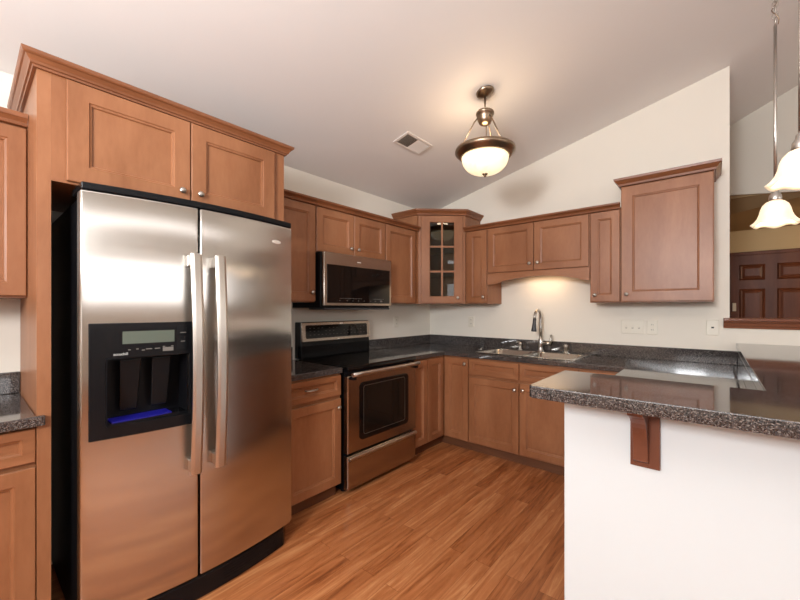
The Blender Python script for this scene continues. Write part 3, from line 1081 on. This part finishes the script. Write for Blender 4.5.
def rrect(F, a, b, c, d, n, r, k=6):
    pts = []
    for cx_, cz_, s in ((c - r, d - r, 0), (a + r, d - r, 1), (a + r, b + r, 2), (c - r, b + r, 3)):
        for i in range(k + 1):
            an = (s + i / k) * PI / 2
            pts.append(F.p(cx_ + r * math.cos(an), cz_ + r * math.sin(an), n))
    return pts


WN = (-1.770, 0.372, -1.220, 0.790)
m = MB().rings([rrect(FO, RY0, 0.300, RY1, 0.848, 0, 0.004), rrect(FO, RY0, 0.300, RY1, 0.848, 0.038, 0.004), rrect(FO, RY0 + 0.005, 0.305, RY1 - 0.005, 0.843, 0.043, 0.004)])
od = obj('oven_door', m, 'steel_d', t)
m = MB().rings([rrect(FO, *WN, 0.0435, 0.035), rrect(FO, *WN, 0.0465, 0.035), rrect(FO, WN[0] + 0.004, WN[1] + 0.004, WN[2] - 0.004, WN[3] - 0.004, 0.0485, 0.033)])
wn = obj('oven_window', m, 'blackglass', od)
IN = (-1.732, 0.412, -1.272, 0.762)
m = MB().rings([rrect(FO, *IN, 0.0486, 0.018), rrect(FO, *IN, 0.0492, 0.018)])
obj('window_pane', m, mat('oven_pane', (0.007, 0.006, 0.005, 1), 0.06, spec=0.35), wn)
m = MB()
a, b, c, d = IN
ri = [rrect(FO, a - 0.004, b - 0.004, c + 0.004, d + 0.004, 0.0486, 0.02), rrect(FO, a - 0.004, b - 0.004, c + 0.004, d + 0.004, 0.0498, 0.02),
      rrect(FO, a, b, c, d, 0.0498, 0.018), rrect(FO, a, b, c, d, 0.0486, 0.018)]
m.rings(ri + [ri[0]], close=False)
obj('pane_trim', m, mat('pane_trim_gray', srgb(120, 116, 108), 0.3, 0.8), wn, weld=True)
# door handle
hz = 0.864
m = MB()
pts = [Vector((0.715, y, hz)) for y in frange(RY0 + 0.006, RY1 - 0.006, 8)]
ri = []
for p in pts:
    ri.append([p + Vector((0.013 * math.cos(an), 0, 0.016 * math.sin(an))) for an in [2 * PI * k / 14 for k in range(14)]])
m.rings(ri)
hd = obj('handle', m, 'steel_h', od)
for p in hd.data.polygons:
    p.use_smooth = len(p.vertices) == 4
for yy in (RY0 + 0.02, RY1 - 0.045):
    obj('handle_post', MB().box(0.668, yy, 0.824, 0.712, yy + 0.025, 0.846), 'black', od, bevel=0.003)
# storage drawer
m = MB().rings([rrect(FO, RY0, 0.045, RY1, 0.282, 0, 0.004), rrect(FO, RY0, 0.045, RY1, 0.282, 0.036, 0.004), rrect(FO, RY0 + 0.005, 0.05, RY1 - 0.005, 0.277, 0.041, 0.004)])
dw = obj('storage_drawer', m, 'steel_d', t)
obj('drawer_lip', MB().prism([(0.6685, RY0 + 0.006, 0.246), (0.690, RY0 + 0.006, 0.262), (0.692, RY0 + 0.006, 0.274), (0.684, RY0 + 0.006, 0.281), (0.6685, RY0 + 0.006, 0.281)], (0, RY1 - RY0 - 0.012, 0)), 'steel_h', dw, bevel=0.003)
# backguard
obj('backguard', MB().prism([(0.002, RY0 + 0.012, 0.918), (0.090, RY0 + 0.012, 0.918), (0.086, RY0 + 0.012, 1.02), (0.070, RY0 + 0.012, 1.215), (0.002, RY0 + 0.012, 1.215)], (0, RY1 - RY0 + 0.002, 0)), 'black', t, bevel=0.006)
sl = Vector((-0.082, 0, 1)).normalized()


class SFace(Face):
    def p(self, a, b, c=0.0):
        n = Vector((1, 0, 0.082)).normalized()
        return Vector((0.0835, a, 1.05)) + sl * (b - 1.05) + n * c


FS = SFace((0, 0, 0), (0, 1, 0), (1, 0, 0))
ya, yb_ = RY0 + 0.020, RY1 + 0.010
m = MB().rings([rrect(FS, ya, 1.052, yb_, 1.213, 0.0, 0.008), rrect(FS, ya, 1.052, yb_, 1.213, 0.012, 0.008), rrect(FS, ya + 0.004, 1.056, yb_ - 0.004, 1.209, 0.015, 0.008)])
cp = obj('control_panel', m, 'steel_d', t)
m = MB().rings([rrect(FS, ya + 0.035, 1.078, yb_ - 0.035, 1.188, 0.0152, 0.014), rrect(FS, ya + 0.035, 1.078, yb_ - 0.035, 1.188, 0.0175, 0.014)])
cg = obj('control_glass', m, 'blackglass', cp)
m = MB()
random.seed(7)
for k in range(16):
    yk = ya + 0.07 + k * 0.040
    for zk in (1.105, 1.135, 1.16):
        if random.random() < 0.7:
            fbox(m, FS, yk, zk, yk + 0.012 + 0.008 * random.random(), zk + 0.004, 0.0174, 0.0182)
obj('control_mark', m, mat('faint_marking', srgb(74, 66, 58), 0.5), cg)
fb = MB()
fbox(fb, FS, -1.468, 1.191, -1.434, 1.203, 0.0148, 0.0165)
obj('badge', fb, 'badge', cp)
fb = MB()
fbox(fb, FS, -1.500, 1.058, -1.478, 1.066, 0.0148, 0.016)
obj('emblem', fb, 'badge', cp)

# ------------------------------------------------------------------ microwave
MY0, MY1 = -1.890, -1.129
t = thing('microwave', 'stainless over-the-range microwave with black glass door', 'microwave', (0.2, -1.51, 1.33))
obj('microwave_body', MB().box(0.0015, MY0, 1.332, 0.368, MY1, 1.7565), 'blackside', t, bevel=0.003)
FM = Face((0.3685, 0, 0), (0, 1, 0), (1, 0, 0))
m = MB().rings([rrect(FM, MY0 + 0.012, 1.348, MY1 - 0.004, 1.7565, 0, 0.004), rrect(FM, MY0 + 0.012, 1.348, MY1 - 0.004, 1.7565, 0.028, 0.004), rrect(FM, MY0 + 0.016, 1.352, MY1 - 0.008, 1.7525, 0.0315, 0.004)])
md_ = obj('microwave_door', m, 'steel_d', t)
m = MB().rings([rrect(FM, -1.850, 1.370, -1.160, 1.664, 0.0317, 0.004), rrect(FM, -1.850, 1.370, -1.160, 1.664, 0.0345, 0.004)])
gl = obj('door_glass', m, 'blackglass', md_)
m = MB()
for k in range(14):
    a = -1.73 + k * 0.017
    fbox(m, FM, a, 1.405, a + 0.009, 1.409, 0.0344, 0.0350)
for a in (-1.735, -1.66, -1.60, -1.54, -1.475, -1.40, -1.345):
    fbox(m, FM, a, 1.387, a + 0.010, 1.391, 0.0344, 0.0350)
for k in range(8):
    a = -1.36 + k * 0.016
    fbox(m, FM, a, 1.405, a + 0.008, 1.409, 0.0344, 0.0350)
fbox(m, FM, -1.280, 1.383, -1.255, 1.396, 0.0344, 0.0350)
obj('button_mark', m, 'markdim', gl)
m = MB()
fbox(m, FM, -1.545, 1.700, -1.505, 1.708, 0.0313, 0.0328)
obj('badge', m, 'badge', md_)
obj('vent_lip', MB().box(0.20, MY0 + 0.02, 1.318, 0.392, MY1 - 0.02, 1.3315), 'darkgray', t, bevel=0.003)

# ------------------------------------------------------------------ lamps
# bowl pendant
bx_, by_ = 1.440, -1.323
cz = CZ(bx_)
nrm = Vector((0.2355, 0, -1)).normalized()
t = thing('pendant_lamp', 'bronze bowl pendant lamp hanging from the sloped kitchen ceiling', 'lamp', (bx_, by_, 2.22))
obj('ceiling_canopy', MB().lathe([(0.062, 0.0015), (0.062, 0.008), (0.050, 0.020), (0.020, 0.030), (0.010, 0.034)], (bx_, by_, cz), nrm, 32), 'bronze', t)
obj('stem', MB().tube([(bx_, by_, cz - 0.026), (bx_, by_, 2.66)], 0.006, 10), 'bronze', t)
obj('hub', MB().lathe([(0.010, 0.105), (0.030, 0.100), (0.058, 0.092), (0.062, 0.084), (0.062, 0.074), (0.055, 0.070), (0.052, 0.040), (0.040, 0.012), (0.020, 0.0), (0.0, 0.0)], (bx_, by_, 2.580), (0, 0, 1), 32), 'bronze', t)
for k in range(3):
    a = math.radians(95 + 120 * k)
    ca, sa = math.cos(a), math.sin(a)
    obj('rod', MB().tube([(bx_ + 0.050 * ca, by_ + 0.050 * sa, 2.632), (bx_ + 0.075 * ca, by_ + 0.075 * sa, 2.60), (bx_ + 0.172 * ca, by_ + 0.172 * sa, 2.418)], 0.0045, 8), 'bronze', t)
    o = obj('rod', MB().tube([(bx_ + 0.022 * ca, by_ + 0.022 * sa, 2.60), (bx_ + 0.022 * ca, by_ + 0.022 * sa, 2.40)], 0.003, 8), 'bronze', t) if k == 0 else None
prof = [(0.150, 0.022), (0.168, 0.026), (0.186, 0.016), (0.200, 0.010), (0.204, 0.0), (0.203, -0.012), (0.192, -0.022), (0.178, -0.036), (0.166, -0.045), (0.160, -0.043), (0.172, -0.030), (0.184, -0.010), (0.180, 0.004), (0.166, 0.014), (0.150, 0.014)]
m = MB().lathe(prof + [prof[0]], (bx_, by_, 2.405), (0, 0, 1), 56)
m.f = m.f[:-2]; m.smooth = m.smooth[:-2]
obj('rim', m, 'bronze', t, weld=True)
prof = []
for k in range(15):
    a = PI / 2 * k / 14
    prof.append((0.158 * math.cos(a) ** 0.8 if k < 14 else 0.0, -0.045 - 0.112 * math.sin(a)))
inner = [(max(r - 0.005, 0), h + 0.006) for r, h in prof[::-1]]
m = MB().lathe(prof + inner, (bx_, by_, 2.405), (0, 0, 1), 48)
bw = obj('glass_bowl', m, 'bowl', t, label='glowing alabaster glass bowl')
obj('finial', MB().lathe([(0.016, 0.004), (0.020, 0.0), (0.016, -0.008), (0.007, -0.012), (0.009, -0.018), (0.0, -0.024)], (bx_, by_, 2.249), (0, 0, 1), 20), 'bronze', t)
point('pendant_bulb', (bx_, by_, 2.44), 3.2, (1.0, 0.76, 0.52), 0.08)

# two tulip pendants above the bar
for (px, py, zp, lab) in ((2.869, -1.20, 1.712, 'tulip glass pendant over the bar, farther and wholly visible one'),
                      (2.872, -1.836, 1.738, 'nearer tulip glass pendant over the bar, cut by right edge')):
    t = thing('bar_pendant', lab, 'lamp', (px, py, zp))
    N_ = 60
    prof = [(0.020, 0.116), (0.032, 0.110), (0.045, 0.096), (0.052, 0.077), (0.056, 0.056), (0.062, 0.037), (0.072, 0.020), (0.085, 0.008)]
    vs, fs = [], []
    allp = [(r, h, 1) for r, h in prof] + [(r - 0.003, h - 0.003, 1) for r, h in prof[::-1]]
    for (r, h, _) in allp:
        w = max(0, (0.11 - h) / 0.11)
        for k in range(N_):
            a = 2 * PI * k / N_
            q = math.cos(6 * a + 0.6)
            rr_ = r * (1 + 0.035 * w * w * q)
            vs.append((px + rr_ * math.cos(a), py + rr_ * math.sin(a), zp + h + 0.006 * w * w * w * q))
    L_ = len(allp)
    for i in range(L_):
        i2 = (i + 1) % L_
        for k in range(N_):
            k2 = (k + 1) % N_
            fs.append((i * N_ + k, i * N_ + k2, i2 * N_ + k2, i2 * N_ + k))
    obj('glass_shade', MB().add(vs, fs, True), 'tulip', t, label='glowing frosted tulip glass shade')
    obj('socket_cap', MB().lathe([(0.021, 0.110), (0.024, 0.122), (0.022, 0.140), (0.014, 0.152), (0.013, 0.164), (0.007, 0.170), (0.0055, 0.178)], (px, py, zp), (0, 0, 1), 24), 'nickel', t)
    obj('rod', MB().tube([(px, py, zp + 0.166), (px, py, 2.25), (px, py, 2.64)], 0.0062, 10), 'nickel', t)
    top = CZ(px)
    m = MB()
    zc = 2.644
    k = 0
    while zc < top - 0.05:
        pts = []
        ex = (1, 0) if k % 2 else (0, 1)
        for j in range(13):
            a = 2 * PI * j / 12
            pts.append((px + ex[0] * 0.010 * math.sin(a), py + ex[1] * 0.010 * math.sin(a), zc + 0.016 - 0.017 * math.cos(a)))
        m.tube(pts, 0.0028, 6)
        zc += 0.026
        k += 1
    obj('chain', m, 'nickel', t)
    obj('cord', MB().tube([(px + 0.012 * math.sin(z * 55), py + 0.012 * math.cos(z * 55), z) for z in frange(2.645, top - 0.02, 60)], 0.0022, 6), 'bronze', t)
    obj('ceiling_canopy', MB().lathe([(0.06, 0.0015), (0.06, 0.008), (0.045, 0.022), (0.012, 0.034)], (px, py, top), nrm, 28), 'nickel', t)
    obj('bulb', MB().lathe([(0.012, 0.115), (0.014, 0.10), (0.024, 0.075), (0.028, 0.055), (0.022, 0.036), (0.0, 0.026)], (px, py, zp), (0, 0, 1), 20), mat('bulb_glow', (1, 1, 1, 1), 0.4, emit=(1, 0.75, 0.48, 1), estr=6), t)
    point('bar_bulb', (px, py, zp + 0.02), 0.8, (1.0, 0.74, 0.46), 0.03)

# warm lamps: under the cabinet over the sink, and in the entry hall
ul = area('sink_glow', (1.40, -0.125, 1.640), (1.40, -0.10, 0.9), 0.36, 0.05, 0.7, (1.0, 0.68, 0.42))
point('hall_lamp', (4.1, 1.9, 1.9), 13, (1.0, 0.74, 0.44), 0.12)

# ------------------------------------------------------------------ ceiling vent
vx, vy = 0.782, -1.292
t = thing('ceiling_vent', 'white two-way air register set in the sloping ceiling', 'vent', (vx, vy, CZ(vx)))
tx_ = Vector((1, 0, 0.2355)).normalized()


def vp(a, b, c):        # a along slope, b along y, c below the ceiling
    return Vector((vx, vy, CZ(vx))) + tx_ * a + Vector((0, b, 0)) + nrm * c


m = MB()
m.cells([-0.080, -0.058, 0.058, 0.080], [-0.160, -0.136, 0.136, 0.160], lambda a, b: not (abs(a) < 0.058 and abs(b) < 0.136), 0.001, 0.009, vp)
obj('frame', m, 'whitevent', t, bevel=0.003)
obj('duct', MB().cells([-0.058, 0.058], [-0.136, 0.136], lambda a, b: True, 0.0008, 0.0016, vp), 'ventdark', t)
for k in range(20):
    b = -0.130 + k * 0.0132
    s = -0.006 if k < 10 else 0.006
    pr = [vp(-0.058, b - s, 0.002), vp(-0.058, b + s, 0.010), vp(-0.058, b + s + 0.001, 0.010), vp(-0.058, b - s + 0.001, 0.002)]
    obj('slat', MB().prism(pr, tx_ * 0.116), 'whitevent', t)


# ------------------------------------------------------------------ outlets and switches
def plate(name, label, F, a, w, z, slots, cat):
    t = thing(name, label, cat, F.p(a, z, 0.002))
    m = MB().rings([rrect(F, a - w / 2, z - 0.058, a + w / 2, z + 0.058, 0.0006, 0.004, 3), rrect(F, a - w / 2, z - 0.058, a + w / 2, z + 0.058, 0.004, 0.004, 3),
                    rrect(F, a - w / 2 + 0.003, z - 0.055, a + w / 2 - 0.003, z + 0.055, 0.006, 0.004, 3)])
    obj('cover_plate', m, 'white', t)
    for kind, da in slots:
        if kind == 'toggle':
            m = MB()
            fbox(m, F, a + da - 0.005, z - 0.006, a + da + 0.005, z + 0.012, 0.0058, 0.014)
            obj('toggle', m, 'white', t, bevel=0.001)
            m = MB()
            fbox(m, F, a + da - 0.007, z - 0.014, a + da + 0.007, z + 0.0, 0.0058, 0.0064)
            obj('slot', m, 'slotpale', t)
        elif kind == 'outlet':
            for dz in (-0.021, 0.021):
                m = MB().rings([rrect(F, a - 0.017, z + dz - 0.015, a + 0.017, z + dz + 0.015, 0.0059, 0.012, 4), rrect(F, a - 0.017, z + dz - 0.015, a + 0.017, z + dz + 0.015, 0.0075, 0.012, 4)])
                s = obj('socket', m, 'white', t)
                m = MB()
                for q in (-0.006, 0.006):
                    fbox(m, F, a + q - 0.0014, z + dz - 0.003, a + q + 0.0014, z + dz + 0.007, 0.0074, 0.0078)
                obj('slot', m, 'hole', s)
        else:
            m = MB()
            fbox(m, F, a - 0.008, z - 0.006, a + 0.008, z + 0.006, 0.0058, 0.0066)
            obj('jack', m, 'hole', t)


WB = Face((0, 0, 0), (1, 0, 0), (0, -1, 0))
WL = Face((0, 0, 0), (0, 1, 0), (1, 0, 0))
plate('light_switch', 'white three-toggle switch plate under the tall cabinet', WB, 2.118, 0.168, 1.172, [('toggle', -0.047), ('toggle', 0), ('toggle', 0.047)], 'switch')
plate('power_outlet', 'white duplex outlet beside the three-toggle switch plate', WB, 2.258, 0.076, 1.172, [('outlet', 0)], 'outlet')
plate('wall_jack', 'white single jack plate near the end of back wall', WB, 2.640, 0.076, 1.184, [('jack', 0)], 'wall jack')
plate('power_outlet', 'white duplex outlet on back wall left of the sink', WB, 0.565, 0.072, 1.180, [('outlet', 0)], 'outlet')
plate('power_outlet', 'white duplex outlet on left wall right of the range', WL, -0.62, 0.072, 1.180, [('outlet', 0)], 'outlet')
